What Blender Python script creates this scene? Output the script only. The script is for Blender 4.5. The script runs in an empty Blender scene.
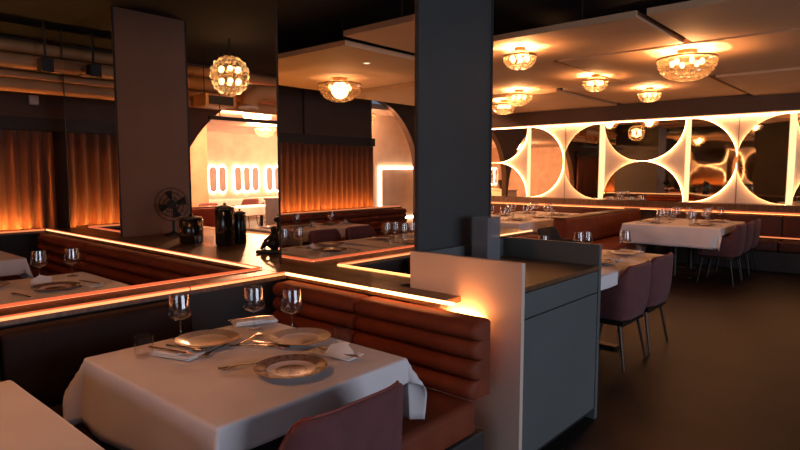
import bpy, bmesh, math, random
from math import pi, sin, cos, radians, hypot, atan2
from mathutils import Vector, Matrix
random.seed(7)
SC = bpy.context.scene
COL = SC.collection

# ------------------------------------------------------------------ materials
def new_mat(name):
    m = bpy.data.materials.new(name); m.use_nodes = True
    nt = m.node_tree; nt.nodes.clear()
    out = nt.nodes.new('ShaderNodeOutputMaterial')
    return m, nt, out

def principled(name, col, rough=.5, metal=0, spec=.5, col2=None, scale=8, detail=4, bump=0, bscale=40, stretch=(1, 1, 1), sheen=0, coat=0, coords='Object'):
    m, nt, out = new_mat(name)
    p = nt.nodes.new('ShaderNodeBsdfPrincipled')
    p.inputs['Roughness'].default_value = rough
    p.inputs['Metallic'].default_value = metal
    p.inputs['Specular IOR Level'].default_value = spec
    p.inputs['Sheen Weight'].default_value = sheen
    p.inputs['Coat Weight'].default_value = coat
    tc = nt.nodes.new('ShaderNodeTexCoord'); mp = nt.nodes.new('ShaderNodeMapping')
    mp.inputs['Scale'].default_value = stretch
    nt.links.new(tc.outputs[coords], mp.inputs['Vector'])
    nz = nt.nodes.new('ShaderNodeTexNoise'); nz.inputs['Scale'].default_value = scale; nz.inputs['Detail'].default_value = detail
    nt.links.new(mp.outputs[0], nz.inputs['Vector'])
    r = nt.nodes.new('ShaderNodeValToRGB')
    c2 = col2 or tuple(c * .82 for c in col)
    r.color_ramp.elements[0].position = .35; r.color_ramp.elements[1].position = .68
    r.color_ramp.elements[0].color = (*c2, 1); r.color_ramp.elements[1].color = (*col, 1)
    nt.links.new(nz.outputs['Fac'], r.inputs[0]); nt.links.new(r.outputs[0], p.inputs['Base Color'])
    if bump:
        n2 = nt.nodes.new('ShaderNodeTexNoise'); n2.inputs['Scale'].default_value = bscale; n2.inputs['Detail'].default_value = 3
        nt.links.new(mp.outputs[0], n2.inputs['Vector'])
        b = nt.nodes.new('ShaderNodeBump'); b.inputs['Strength'].default_value = bump; b.inputs['Distance'].default_value = .01
        nt.links.new(n2.outputs['Fac'], b.inputs['Height']); nt.links.new(b.outputs[0], p.inputs['Normal'])
    nt.links.new(p.outputs[0], out.inputs[0])
    return m

def emission(name, col, strength):
    m, nt, out = new_mat(name)
    e = nt.nodes.new('ShaderNodeEmission'); e.inputs[0].default_value = (*col, 1); e.inputs[1].default_value = strength
    nt.links.new(e.outputs[0], out.inputs[0]); return m

def mirror_mat(name, col, rough=.0, wave=0):
    m, nt, out = new_mat(name)
    p = nt.nodes.new('ShaderNodeBsdfPrincipled')
    p.inputs['Base Color'].default_value = (*col, 1); p.inputs['Metallic'].default_value = 1; p.inputs['Roughness'].default_value = rough
    if wave:
        tc = nt.nodes.new('ShaderNodeTexCoord'); nz = nt.nodes.new('ShaderNodeTexNoise'); nz.inputs['Scale'].default_value = 2.2; nz.inputs['Detail'].default_value = 1
        b = nt.nodes.new('ShaderNodeBump'); b.inputs['Strength'].default_value = wave; b.inputs['Distance'].default_value = .1
        nt.links.new(tc.outputs['Object'], nz.inputs['Vector']); nt.links.new(nz.outputs['Fac'], b.inputs['Height']); nt.links.new(b.outputs[0], p.inputs['Normal'])
    nt.links.new(p.outputs[0], out.inputs[0]); return m

def thin_glass(name, tint, gloss=.08, edge=.5, rough=.03, power=2.0):
    """thin drinking-glass: clear, glossier towards grazing angles"""
    m, nt, out = new_mat(name)
    t = nt.nodes.new('ShaderNodeBsdfTransparent'); t.inputs[0].default_value = (*tint, 1)
    g = nt.nodes.new('ShaderNodeBsdfGlossy'); g.inputs['Roughness'].default_value = rough
    lw = nt.nodes.new('ShaderNodeLayerWeight'); lw.inputs[0].default_value = .5
    pw = nt.nodes.new('ShaderNodeMath'); pw.operation = 'POWER'; pw.inputs[1].default_value = power
    ma = nt.nodes.new('ShaderNodeMath'); ma.operation = 'MULTIPLY_ADD'; ma.inputs[1].default_value = edge; ma.inputs[2].default_value = gloss
    mx = nt.nodes.new('ShaderNodeMixShader')
    nt.links.new(lw.outputs['Facing'], pw.inputs[0]); nt.links.new(pw.outputs[0], ma.inputs[0]); nt.links.new(ma.outputs[0], mx.inputs[0])
    nt.links.new(t.outputs[0], mx.inputs[1]); nt.links.new(g.outputs[0], mx.inputs[2]); nt.links.new(mx.outputs[0], out.inputs[0])
    return m

def plate_mat(name, centre, ring, motif, motif_r):
    """glazed plate: object-space rings - motif in the middle, pale well, patterned rim with a gilt edge"""
    m, nt, out = new_mat(name)
    p = nt.nodes.new('ShaderNodeBsdfPrincipled'); p.inputs['Roughness'].default_value = .22
    tc = nt.nodes.new('ShaderNodeTexCoord'); sx = nt.nodes.new('ShaderNodeSeparateXYZ'); nt.links.new(tc.outputs['Object'], sx.inputs[0])
    cx = nt.nodes.new('ShaderNodeCombineXYZ'); nt.links.new(sx.outputs[0], cx.inputs[0]); nt.links.new(sx.outputs[1], cx.inputs[1])
    ln = nt.nodes.new('ShaderNodeVectorMath'); ln.operation = 'LENGTH'; nt.links.new(cx.outputs[0], ln.inputs[0])
    sc = nt.nodes.new('ShaderNodeMath'); sc.operation = 'DIVIDE'; sc.inputs[1].default_value = .14; nt.links.new(ln.outputs['Value'], sc.inputs[0])
    r = nt.nodes.new('ShaderNodeValToRGB'); r.color_ramp.interpolation = 'CONSTANT'
    el = r.color_ramp.elements
    el[0].position = 0; el[0].color = (*motif, 1); el[1].position = motif_r; el[1].color = (*centre, 1)
    for pos, c in ((.64, ring), (.95, (.36, .20, .07))):
        e = el.new(pos); e.color = (*c, 1)
    nt.links.new(sc.outputs[0], r.inputs[0])
    nz = nt.nodes.new('ShaderNodeTexVoronoi'); nz.inputs['Scale'].default_value = 55; nt.links.new(tc.outputs['Object'], nz.inputs['Vector'])
    r2 = nt.nodes.new('ShaderNodeValToRGB'); r2.color_ramp.elements[0].position = .25; r2.color_ramp.elements[1].position = .5
    r3 = nt.nodes.new('ShaderNodeValToRGB'); r3.color_ramp.interpolation = 'CONSTANT'
    e3 = r3.color_ramp.elements; e3[0].position = 0; e3[0].color = (1, 1, 1, 1); e3[1].position = motif_r; e3[1].color = (0, 0, 0, 1)
    e = e3.new(.64); e.color = (1, 1, 1, 1); e = e3.new(.95); e.color = (0, 0, 0, 1)
    nt.links.new(sc.outputs[0], r3.inputs[0]); nt.links.new(nz.outputs['Distance'], r2.inputs[0])
    ml = nt.nodes.new('ShaderNodeMath'); ml.operation = 'MULTIPLY'; nt.links.new(r3.outputs[0], ml.inputs[0]); nt.links.new(r2.outputs[0], ml.inputs[1])
    m2 = nt.nodes.new('ShaderNodeMath'); m2.operation = 'MULTIPLY'; m2.inputs[1].default_value = .17; nt.links.new(ml.outputs[0], m2.inputs[0])
    mix = nt.nodes.new('ShaderNodeMixRGB'); mix.inputs[2].default_value = (*centre, 1)
    nt.links.new(m2.outputs[0], mix.inputs[0]); nt.links.new(r.outputs[0], mix.inputs[1]); nt.links.new(mix.outputs[0], p.inputs['Base Color'])
    nt.links.new(p.outputs[0], out.inputs[0]); return m

M = {}
M['linen'] = principled('white_linen', (.80, .74, .745), .85, col2=(.72, .665, .675), scale=3, bump=.25, bscale=9, sheen=.1)
M['napkin'] = principled('napkin_linen', (.85, .84, .85), .85, bump=.2, bscale=30)
M['walnut'] = principled('walnut_top', (.17, .078, .032), .42, col2=(.085, .037, .016), scale=5, stretch=(1, 9, 1), coat=.15)
M['walnut_x'] = principled('walnut_top_lengthwise', (.17, .078, .032), .42, col2=(.085, .037, .016), scale=5, stretch=(9, 1, 1), coat=.15)
M['leather'] = principled('rust_leather', (.20, .042, .017), .66, spec=.22, col2=(.155, .032, .0135), scale=6, bump=.15, bscale=70)
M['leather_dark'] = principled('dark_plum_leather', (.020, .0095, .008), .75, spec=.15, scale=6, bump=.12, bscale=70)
M['leather_maroon'] = principled('maroon_leather', (.085, .022, .013), .6, spec=.3, scale=6, bump=.12, bscale=70)
M['velvet'] = principled('burgundy_velvet', (.125, .033, .035), .8, col2=(.095, .024, .027), scale=14, sheen=.15, bump=.1, bscale=60)
M['velvet_black'] = principled('black_velvet', (.012, .011, .012), .8, scale=14)
M['piping'] = principled('red_piping', (.22, .03, .02), .6)
M['dark_metal'] = principled('dark_bronze_metal', (.06, .05, .045), .4, .9)
M['floor'] = principled('dark_polished_floor', (.019, .013, .012), .46, spec=.16, col2=(.009, .0075, .008), scale=1.6, detail=6, bump=.06, bscale=12, stretch=(1, .35, 1))
M['black_ceiling'] = principled('black_paint', (.0045, .0055, .0072), .95)
M['dark_wall'] = principled('dark_brown_paint', (.095, .056, .040), .8, scale=2)
M['plum_wall'] = principled('dark_panel_base', (.03, .02, .018), .7)
M['board'] = principled('ceiling_board_beige', (.62, .40, .24), .7, col2=(.56, .355, .21), scale=1.5)
M['board_edge'] = principled('board_edge_dark', (.08, .055, .04), .8)
M['soffit'] = principled('brown_soffit', (.10, .055, .034), .7, scale=2)
M['plaster'] = principled('cream_plaster', (.76, .62, .52), .8, scale=3)
M['far_plaster'] = principled('rose_plaster', (.74, .55, .46), .8, scale=3)
M['salmon'] = principled('salmon_plaster', (.68, .36, .24), .8, scale=3)
M['grey_panel'] = principled('blue_grey_lacquer', (.10, .107, .105), .5, col2=(.09, .097, .095), scale=2)
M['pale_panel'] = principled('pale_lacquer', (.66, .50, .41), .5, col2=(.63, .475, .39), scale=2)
M['pillar_grey'] = principled('pillar_charcoal', (.042, .044, .045), .5, scale=2)
M['pillar_warm_lit'] = principled('pillar_charcoal_warm_lit', (.25, .128, .078), .5, col2=(.225, .115, .07), scale=2)  # same dark panel as the other pillar; warm lamp light put into the colour
M['trim'] = principled('dark_trim', (.02, .016, .014), .45)
M['mirror'] = mirror_mat('clear_mirror', (.80, .78, .76))
M['bronze_mirror'] = mirror_mat('bronze_mirror', (.86, .73, .56), .02)
M['bronze_mirror_wavy'] = mirror_mat('bronze_mirror_wavy', (.86, .73, .56), .03, .025)
M['capsule'] = principled('capsule_painted_reflection', (.42, .36, .36), .3, scale=3)  # mirror face with its pale reflection put into a diffuse grey-pink
M['curtain'] = principled('russet_curtain', (.21, .062, .022), .85, col2=(.165, .047, .017), scale=10, sheen=.3, stretch=(4, 4, .4))
M['duct'] = principled('duct_bronze', (.60, .29, .12), .5, 0, scale=4)
M['copper'] = principled('copper_cutlery', (.72, .40, .25), .25, 1, scale=20)
M['steel'] = principled('bronze_steel', (.35, .25, .19), .25, 1, scale=20)
M['brass'] = principled('brass', (.55, .36, .16), .3, 1, scale=12)
M['black_matte'] = principled('black_matte', (.010, .009, .009), .6)
M['bronze_statue'] = principled('dark_bronze_cast', (.018, .013, .010), .45, .5, scale=20)
M['black_glass'] = principled('black_ceramic', (.012, .010, .010), .15, scale=10)
M['glass'] = thin_glass('wine_glass', (.94, .93, .94), .07, .85, .03, 2.6)
M['glass_far'] = thin_glass('lit_glass', (.92, .90, .88), .09, .75, .05, 2.2)
M['glass_clear'] = thin_glass('clear_tumbler', (.97, .96, .96), .02, .5, .04, 3.0)
M['acrylic'] = thin_glass('smoked_acrylic', (.72, .73, .76), .16, .5, .25)
def haze(m, col, fac):
    nt = m.node_tree; out = next(n for n in nt.nodes if n.type == 'OUTPUT_MATERIAL'); src = out.inputs[0].links[0].from_socket
    d = nt.nodes.new('ShaderNodeBsdfDiffuse'); d.inputs[0].default_value = (*col, 1); mx = nt.nodes.new('ShaderNodeMixShader'); mx.inputs[0].default_value = fac
    nt.links.new(src, mx.inputs[1]); nt.links.new(d.outputs[0], mx.inputs[2]); nt.links.new(mx.outputs[0], out.inputs[0])
haze(M['acrylic'], (.45, .45, .48), .22)
def crystal_mat():
    m, nt, out = new_mat('cut_crystal')
    t = nt.nodes.new('ShaderNodeBsdfTransparent'); t.inputs[0].default_value = (.95, .86, .70, 1)
    tl = nt.nodes.new('ShaderNodeBsdfTranslucent'); tl.inputs[0].default_value = (.98, .72, .40, 1)
    g = nt.nodes.new('ShaderNodeBsdfGlossy'); g.inputs['Roughness'].default_value = .08
    m1 = nt.nodes.new('ShaderNodeMixShader'); vo = nt.nodes.new('ShaderNodeTexVoronoi'); vo.inputs['Scale'].default_value = 26; tc = nt.nodes.new('ShaderNodeTexCoord')
    vr = nt.nodes.new('ShaderNodeMapRange'); vr.inputs[1].default_value = .15; vr.inputs[2].default_value = .65; vr.inputs[3].default_value = .02; vr.inputs[4].default_value = .15
    nt.links.new(tc.outputs['Object'], vo.inputs['Vector']); nt.links.new(vo.outputs['Distance'], vr.inputs[0]); nt.links.new(vr.outputs[0], m1.inputs[0])
    lw = nt.nodes.new('ShaderNodeLayerWeight'); lw.inputs[0].default_value = .45
    ma = nt.nodes.new('ShaderNodeMath'); ma.operation = 'MULTIPLY_ADD'; ma.inputs[1].default_value = .6; ma.inputs[2].default_value = .05
    m2 = nt.nodes.new('ShaderNodeMixShader')
    nt.links.new(t.outputs[0], m1.inputs[1]); nt.links.new(tl.outputs[0], m1.inputs[2])
    nt.links.new(lw.outputs['Facing'], ma.inputs[0]); nt.links.new(ma.outputs[0], m2.inputs[0])
    nt.links.new(m1.outputs[0], m2.inputs[1]); nt.links.new(g.outputs[0], m2.inputs[2]); nt.links.new(m2.outputs[0], out.inputs[0])
    return m
M['crystal'] = crystal_mat()
M['window_glass'] = thin_glass('window_glass', (.9, .95, 1), .03, .4)
M['led_cream'] = emission('led_cream', (1, .50, .22), 1.9)
M['led_hot'] = emission('led_hot', (1, .34, .09), 75)
M['led_bright'] = emission('led_bright', (1, .40, .135), 7)
M['led_brightest'] = emission('led_brightest', (1, .40, .135), 15)
M['led_bright_back'] = emission('led_bright_back', (1, .34, .10), 3.2)
M['led_end'] = emission('led_end', (1, .34, .09), 330)
M['led_soft'] = emission('led_soft', (1, .36, .13), 1.5)
M['led_hot_dim'] = emission('led_hot_dim', (1, .26, .07), 8)
M['led_dim'] = emission('led_orange_dim', (1, .34, .12), .75)
M['led_red'] = emission('led_red', (1, .16, .055), .85)
M['led_up'] = emission('led_up', (1, .40, .08), 125)
M['halo'] = emission('halo_cream', (1, .47, .185), 19)
M['bar_light'] = emission('light_bar', (1, .58, .28), 1.5)
M['halo_far'] = emission('halo_far', (1, .62, .36), 30)
M['bulb'] = emission('warm_bulb', (1, .60, .28), 5.5)
M['spot'] = emission('spot_disc', (1, .70, .42), 2.5)
M['plate_cream'] = plate_mat('plate_cream_gilt', (.66, .52, .38), (.30, .22, .15), (.66, .52, .38), .1)
M['plate_ornate'] = plate_mat('plate_ornate', (.70, .58, .55), (.13, .055, .02), (.17, .07, .03), .42)
M['plate_white'] = plate_mat('plate_white_gilt', (.70, .60, .55), (.38, .29, .22), (.70, .60, .55), .1)
M['screen'] = principled('dark_screen', (.03, .028, .026), .3)

# ------------------------------------------------------------------ mesh helper
class MB:
    def __init__(s): s.bm = bmesh.new(); s.mi = 0
    def _f(s, vs):
        try:
            f = s.bm.faces.new(vs); f.material_index = s.mi; return f
        except ValueError: return None
    def box(s, x0, x1, y0, y1, z0, z1, bevel=0, seg=2):
        vs = [s.bm.verts.new(p) for p in ((x0,y0,z0),(x1,y0,z0),(x1,y1,z0),(x0,y1,z0),(x0,y0,z1),(x1,y0,z1),(x1,y1,z1),(x0,y1,z1))]
        fs = [s._f([vs[i] for i in q]) for q in ((3,2,1,0),(4,5,6,7),(0,1,5,4),(1,2,6,5),(2,3,7,6),(3,0,4,7))]
        if bevel:
            es = {e for f in fs for e in f.edges}
            r = bmesh.ops.bevel(s.bm, geom=list(es), offset=bevel, segments=seg, affect='EDGES', profile=.5, clamp_overlap=True)
            for f in r['faces']: f.material_index = s.mi
        return s
    def lathe(s, prof, n=24, c=(0, 0, 0), closed=False):
        rings = []
        for r, z in prof:
            if r < 1e-6: rings.append([s.bm.verts.new((c[0], c[1], c[2] + z))])
            else: rings.append([s.bm.verts.new((c[0] + r * cos(2*pi*k/n), c[1] + r * sin(2*pi*k/n), c[2] + z)) for k in range(n)])
        seq = list(zip(rings, rings[1:])) + ([(rings[-1], rings[0])] if closed else [])
        for a, b in seq:
            for k in range(n):
                k2 = (k + 1) % n
                if len(a) == 1 and len(b) == 1: break
                if len(a) == 1: s._f([a[0], b[k2], b[k]])
                elif len(b) == 1: s._f([a[k], a[k2], b[0]])
                else: s._f([a[k], a[k2], b[k2], b[k]])
        return s
    def tube(s, pts, r, n=8, cap=True):
        pts = [Vector(p) for p in pts]; rings = []
        rr = r if isinstance(r, (list, tuple)) else [r] * len(pts)
        up = Vector((0, 0, 1))
        for i, p in enumerate(pts):
            t = (pts[min(i+1, len(pts)-1)] - pts[max(i-1, 0)]).normalized()
            u = t.cross(up)
            if u.length < .05: u = t.cross(Vector((1, 0, 0)))
            u.normalize(); v = u.cross(t).normalized()
            rings.append([s.bm.verts.new(p + (u * cos(2*pi*k/n) + v * sin(2*pi*k/n)) * rr[i]) for k in range(n)])
        for a, b in zip(rings, rings[1:]):
            for k in range(n): s._f([a[k], a[(k+1) % n], b[(k+1) % n], b[k]])
        if cap: s._f(rings[0][::-1]); s._f(rings[-1])
        return s
    def prism(s, poly, axis, a, b):
        """poly of 2-D points extruded along axis 'x','y' or 'z' from a to b"""
        def P(q, w): return {'x': (w, q[0], q[1]), 'y': (q[0], w, q[1]), 'z': (q[0], q[1], w)}[axis]
        A = [s.bm.verts.new(P(q, a)) for q in poly]; B = [s.bm.verts.new(P(q, b)) for q in poly]
        s._f(A[::-1]); s._f(B); n = len(poly)
        for k in range(n): s._f([A[k], A[(k+1) % n], B[(k+1) % n], B[k]])
        return s
    def grid(s, rows):
        V = [[s.bm.verts.new(p) for p in row] for row in rows]
        for a, b in zip(V, V[1:]):
            for k in range(len(a) - 1): s._f([a[k], a[k+1], b[k+1], b[k]])
        return s
    def ball(s, c, r, sc=(1, 1, 1), n=12, m=8):
        pr = [(r * sin(pi * i / m), -r * cos(pi * i / m)) for i in range(m + 1)]
        b0 = len(s.bm.verts); s.lathe(pr, n)
        s.bm.verts.ensure_lookup_table()
        for v in s.bm.verts[b0:]: v.co = Vector((v.co.x * sc[0] + c[0], v.co.y * sc[1] + c[1], v.co.z * sc[2] + c[2]))
        return s
    def build(s, name, mats, parent=None, smooth=None, loc=(0, 0, 0), rz=0):
        bmesh.ops.recalc_face_normals(s.bm, faces=s.bm.faces[:])
        me = bpy.data.meshes.new(name); s.bm.to_mesh(me); s.bm.free()
        for m in (mats if isinstance(mats, (list, tuple)) else [mats]): me.materials.append(M[m])
        if smooth:
            me.shade_smooth(); me.set_sharp_from_angle(angle=radians(smooth))
        o = bpy.data.objects.new(name, me); COL.objects.link(o)
        o.location = loc; o.rotation_euler = (0, 0, rz)
        if parent: o.parent = parent
        return o

def tag(o, label=None, cat=None, group=None, kind=None):
    if label: o['label'] = label
    if cat: o['category'] = cat
    if group: o['group'] = group
    if kind: o['kind'] = kind
    return o
def thing(name, label, cat, loc=(0, 0, 0), rz=0, group=None):
    o = bpy.data.objects.new(name, None); COL.objects.link(o); o.empty_display_size = .1
    o.location = loc; o.rotation_euler = (0, 0, rz)
    return tag(o, label, cat, group)
def struct(o, label=None): return tag(o, label, None, None, 'structure')
def dup(root, loc, rz=0, label=None, group=None):
    r = root.copy(); COL.objects.link(r); r.location = loc; r.rotation_euler = (0, 0, rz)
    if label: r['label'] = label
    if group: r['group'] = group
    for ch in list(root.children):
        c = ch.copy(); COL.objects.link(c); c.parent = r
        for g in list(ch.children):
            d = g.copy(); COL.objects.link(d); d.parent = c
    return r
class Kind:
    """build the first, copy the rest"""
    def __init__(s, make): s.make = make; s.first = None
    def put(s, loc, rz, label, group=None):
        if s.first is None:
            s.first = s.make(); o = s.first; o.location = loc; o.rotation_euler = (0, 0, rz); tag(o, label, None, group)
            return o
        return dup(s.first, loc, rz, label, group)

# ------------------------------------------------------------------ camera
cam_d = bpy.data.cameras.new('camera'); cam = bpy.data.objects.new('camera', cam_d); COL.objects.link(cam)
cam_d.sensor_width = 36; cam_d.lens = 585 / 800 * 36; cam_d.clip_start = .05
cam.location = (0, 0, 1.5); cam.rotation_euler = (radians(90 - 5.177), 0, radians(41.243 - 90))
SC.camera = cam

# ------------------------------------------------------------------ room shell
struct(MB().box(-6, 11, -5, 8, -.1, 0).build('floor', 'floor'), 'dark polished floor')
struct(MB().box(-6, 11, -5, 8, 3.07, 3.17).build('ceiling', 'black_ceiling'), 'black ceiling above the hung boards')
struct(MB().box(-6.1, -6, -5, 8, 0, 3.07).build('wall_left', 'dark_wall'))
struct(MB().box(10.9, 11, -5, 8, 0, 3.07).build('wall_right', 'soffit'))
struct(MB().box(10.62, 10.9, -5, 7.9, 2.43, 3.07).build('trim_1', 'soffit'), 'brown soffit above the mirrored wall')
mb = MB()
for q in ((-6, .5, 0, 3.07), (5.5, 11, 0, 3.07), (.5, 5.5, 0, .6), (.5, 5.5, 2.6, 3.07)): mb.box(q[0], q[1], -5.1, -5, q[2], q[3])
struct(mb.build('wall_front', 'dark_wall'))
w = struct(MB().box(.5, 5.5, -5.06, -5.05, .6, 2.6).build('window_1', 'window_glass'))
mb = MB()
for x in (.5, 2.13, 3.8, 5.44): mb.box(x, x + .06, -5.09, -5.02, .6, 2.6)
mb.box(.5, 5.5, -5.09, -5.02, .6, .66); mb.box(.5, 5.5, -5.09, -5.02, 2.54, 2.6)
mb.build('window_frame', 'trim', w)

w = struct(MB().box(-5.998, -5.99, -4.4, .6, .9, 2.6).build('window_2', 'window_glass'))
mb = MB()
for y in (-4.4, -2.75, -1.1, .54): mb.box(-5.999, -5.94, y, y + .06, .9, 2.6)
mb.box(-5.999, -5.94, -4.4, .6, .9, .96); mb.box(-5.999, -5.94, -4.4, .6, 2.54, 2.6)
mb.build('window_frame', 'trim', w)

def arch_wall(x0, x1, y0, y1, ztop, arches):
    """wall with arched openings: (centre x, spring z, radius)"""
    def low(x):
        for c, zs, r in arches:
            if abs(x - c) < r - 1e-4: return zs + math.sqrt(max(0, r*r - (x-c)**2))
        return 0
    mb = MB(); cuts = [x0, x1]
    for c, zs, r in arches:
        cuts += [c + r * cos(pi * k / 28) for k in range(29)]
    cuts = sorted(set(round(c, 4) for c in cuts if x0 <= c <= x1))
    for a, b in zip(cuts, cuts[1:]):
        mid = (a + b) / 2; inside = low(mid) > 0
        za, zb = (0, 0)
        if inside:
            def lo(x):
                c, zs, r = next(t for t in arches if abs(mid - t[0]) < t[2])
                return zs + math.sqrt(max(0, r*r - (x-c)**2))
            za, zb = lo(a), lo(b)
        mb.prism([(a, za), (b, zb), (b, ztop), (a, ztop)], 'y', y0, y1)
    return mb
ARCH = [(6.17, .81, 2.0), (9.75, 1.25, 1.5), (-3.2, 1.42, 1.53)]
struct(arch_wall(-6, 11, 8, 8.14, 3.07, ARCH).build('wall_back', 'dark_wall'), 'dark brown wall with arched openings')

struct(MB().box(-3.26, -1.6, 7.95, 7.999, 0, 3.07).build('wall_back_return', 'dark_wall'))
# bright room beyond the arches
struct(MB().box(-6, 17, 8.14, 16.6, -.1, 0).build('floor_beyond', 'floor'))
struct(MB().box(-6, 17, 8.14, 16.6, 2.75, 2.85).build('ceiling_beyond', 'far_plaster'))
struct(MB().box(-6, 17, 16.6, 16.7, 0, 2.75).build('wall_beyond', 'far_plaster'), 'pale far wall of the bright room beyond the arch')
struct(MB().box(16.9, 17, 8.14, 16.6, 0, 2.75).build('wall_beyond_right', 'far_plaster'))
struct(MB().box(-6.1, -6, 8.14, 16.6, 0, 2.75).build('wall_beyond_left', 'far_plaster'))
struct(MB().box(6.2, 7.35, 12.4, 12.5, 0, 2.75).build('wall_beyond_return', 'salmon'), 'salmon return wall just inside the arch')
# niche with a lit frame behind the arch that shows in the mirror
struct(MB().box(-5.999, -1.2, 8.95, 9.05, 0, 2.749).build('wall_niche', 'plaster'), 'cream wall behind the arch seen in the mirrored pillar')
n = thing('lit_frame', 'glowing rectangular light frame on the cream wall, seen in the mirrored pillar', 'light', (-5.2, 8.95, 0))
mb = MB()
for q in ((-.7, .7, 1.57, 1.62), (-.7, .7, .42, .47), (-.7, -.65, .47, 1.57), (.65, .7, .47, 1.57)): mb.box(q[0], q[1], -.05, -.01, q[2], q[3])
mb.build('light_strip', 'halo_far', n)
MB().box(-.64, .64, -.03, 0, .48, 1.56).build('panel', 'plaster', n)

# ------------------------------------------------------------------ mirror-clad pillars
def pillar(y0, y1, label, side):
    p = thing('mirror_clad_pillar', label, 'pillar', (2.49, y0, .861), 0, None)
    d = y1 - y0; h = 3.068 - .861
    MB().box(.02, .73, .02, d - .02, 0, h).build('core', 'trim', p)
    MB().box(0, .018, .012, d - .012, 0, h).build('mirror_panel', 'mirror', p)
    MB().box(.012, .735, 0, .018, 0, h).build('side_panel', side, p)
    mb = MB()
    mb.box(-.004, .012, -.003, .012, 0, h); mb.box(-.004, .012, d - .012, d + .003, 0, h); mb.box(.735, .755, -.004, .03, 0, h)
    mb.build('edge_trim', 'trim', p)
    return p
pillar(2.062, 3.295, 'pillar with a mirrored face and charcoal side, standing beside the service cabinet', 'pillar_grey')
pillar(5.82, 7.12, 'warm-lit pillar with a mirrored face, standing farther along the ledge by the curtain', 'pillar_warm_lit')

# ------------------------------------------------------------------ dividers with walnut tops
d = thing('booth_divider', 'long low divider under a wide walnut ledge carrying the two pillars', 'divider', (0, 0, 0))
MB().box(2.42, 3.42, 2.19, 7.25, 0, .828).build('core', 'plum_wall', d)
MB().prism([(2.28, 1.73), (2.452, 1.73), (2.452, 2.165), (3.57, 2.165), (3.57, 7.3), (2.28, 7.3)], 'z', .83, .86).build('wooden_top', 'walnut', d)
d = thing('booth_divider', 'narrow walnut-topped divider between the two left booths, behind the set front table', 'divider', (0, 0, 0))
MB().box(-5.9, 2.27, 3.01, 3.14, 0, .828).build('core', 'plum_wall', d)
MB().box(-5.9, 2.275, 2.95, 3.2, .83, .86).build('wooden_top', 'walnut_x', d)
d = thing('booth_divider', 'walnut-topped divider behind the curtain-side bench at the back left', 'divider', (0, 0, 0))
MB().box(-3.3, 2.27, 7.42, 7.52, 0, .828).build('core', 'plum_wall', d)
MB().box(-3.3, 2.275, 7.21, 7.55, .83, .86).build('wooden_top', 'walnut_x', d)
d = thing('booth_divider', 'short divider with a lit edge behind the service cabinet, below the long white table', 'divider', (0, 0, 0))
MB().box(3.9, 5.75, 3.22, 3.36, 0, .828).build('core', 'plum_wall', d)
MB().box(3.9, 5.75, 3.12, 3.46, .83, .86).build('wooden_top', 'walnut_x', d)

# ------------------------------------------------------------------ LED strips
def led(p0, p1, face, label, front='led_cream', back='led_red', hot=None, z=.842, group='light strips along the ledges'):
    """strip from p0 to p1 (x,y); face = direction of the bright side"""
    x0, y0 = p0; x1, y1 = p1
    t = thing('light_strip', label, 'light', ((x0+x1)/2, (y0+y1)/2, z), 0, group)
    L = hypot(x1-x0, y1-y0); t.rotation_euler = (0, 0, atan2(y1-y0, x1-x0))
    # local y of the bright side
    s = 1 if (-(y1-y0)*face[0] + (x1-x0)*face[1]) > 0 else -1
    def yy(a, b): return (min(a*s, b*s), max(a*s, b*s))
    br = front in ('led_bright', 'led_brightest')
    a, b = yy(.006, .018 if br else .012); MB().box(-L/2, L/2, a, b, .014, .027).build('diffuser', front, t)
    a, b = yy(0, .006); MB().box(-L/2, L/2, a, b, .018, .028 if br else .034).build('back_edge', back, t)
    if hot:
        a, b = yy(.0, .0128); MB().box(-L/2, L/2, a, b, .0065, .0095).build('cover', 'trim', t)
        a, b = yy(.001, .012); MB().box(-L/2, L/2, a, b, .001, .006).build('underside_emitter', hot, t)
    return t
led((2.275, 1.64), (2.275, 2.21), (-1, 0), 'bright orange light strip above the front corner bench, nearest the pale cabinet end', 'led_brightest', 'led_bright_back')
led((2.275, 2.225), (2.275, 2.945), (-1, 0), 'bright orange light strip above the corner bench, running into the booth corner', 'led_bright', 'led_bright_back')
led((1.62, 2.949), (2.262, 2.949), (0, -1), 'short light strip on the narrow divider, next to the booth corner', 'led_soft')
led((-5.8, 2.949), (1.61, 2.949), (0, -1), 'long light strip along the narrow divider behind the front tables', 'led_soft')
led((-5.8, 3.205), (2.26, 3.205), (0, 1), 'red-glowing far edge strip of the narrow divider, above the left booth')
led((2.275, 3.205), (2.275, 7.2), (-1, 0), 'cream light strip along the wide ledge of the left booth, passing the warm-lit pillar', 'led_cream')
led((-3.25, 7.205), (2.25, 7.205), (0, -1), 'thin dim light strip in front of the curtain', 'led_dim', hot=None)
led((3.575, 3.5), (3.575, 7.2), (1, 0), 'yellow edge strip on the far side of the wide ledge, behind the figurine', back='led_dim')
led((3.92, 3.115), (5.74, 3.115), (0, -1), 'short light strip seen just above the far panel of the service cabinet', 'led_cream', 'led_dim')
led((10.66, -4.8), (10.66, 7.6), (-1, 0), 'red-orange light strip along the top of the bench under the mirrored wall', 'led_dim', hot='led_hot_dim')
led((10.554, -4.8), (10.554, 2.2), (-1, 0), 'orange light strip low behind the wall bench seat, at the right', 'led_dim', z=.47, hot=None)
t = thing('light_strip', 'hidden end of the light strip behind the top roll, glowing on the pale cabinet end', 'light', (2.441, 1.70, .73), 0, 'light strips along the ledges')
MB().box(-.012, .012, -.09, .09, 0, .012).build('channel', 'trim', t); MB().box(-.012, .012, -.088, .088, .013, .02).build('diffuser', 'led_end', t)
t = thing('curtain_uplight', 'orange uplight strip hidden at the foot of the curtain', 'light', (-.3, 7.795, .78))
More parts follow.
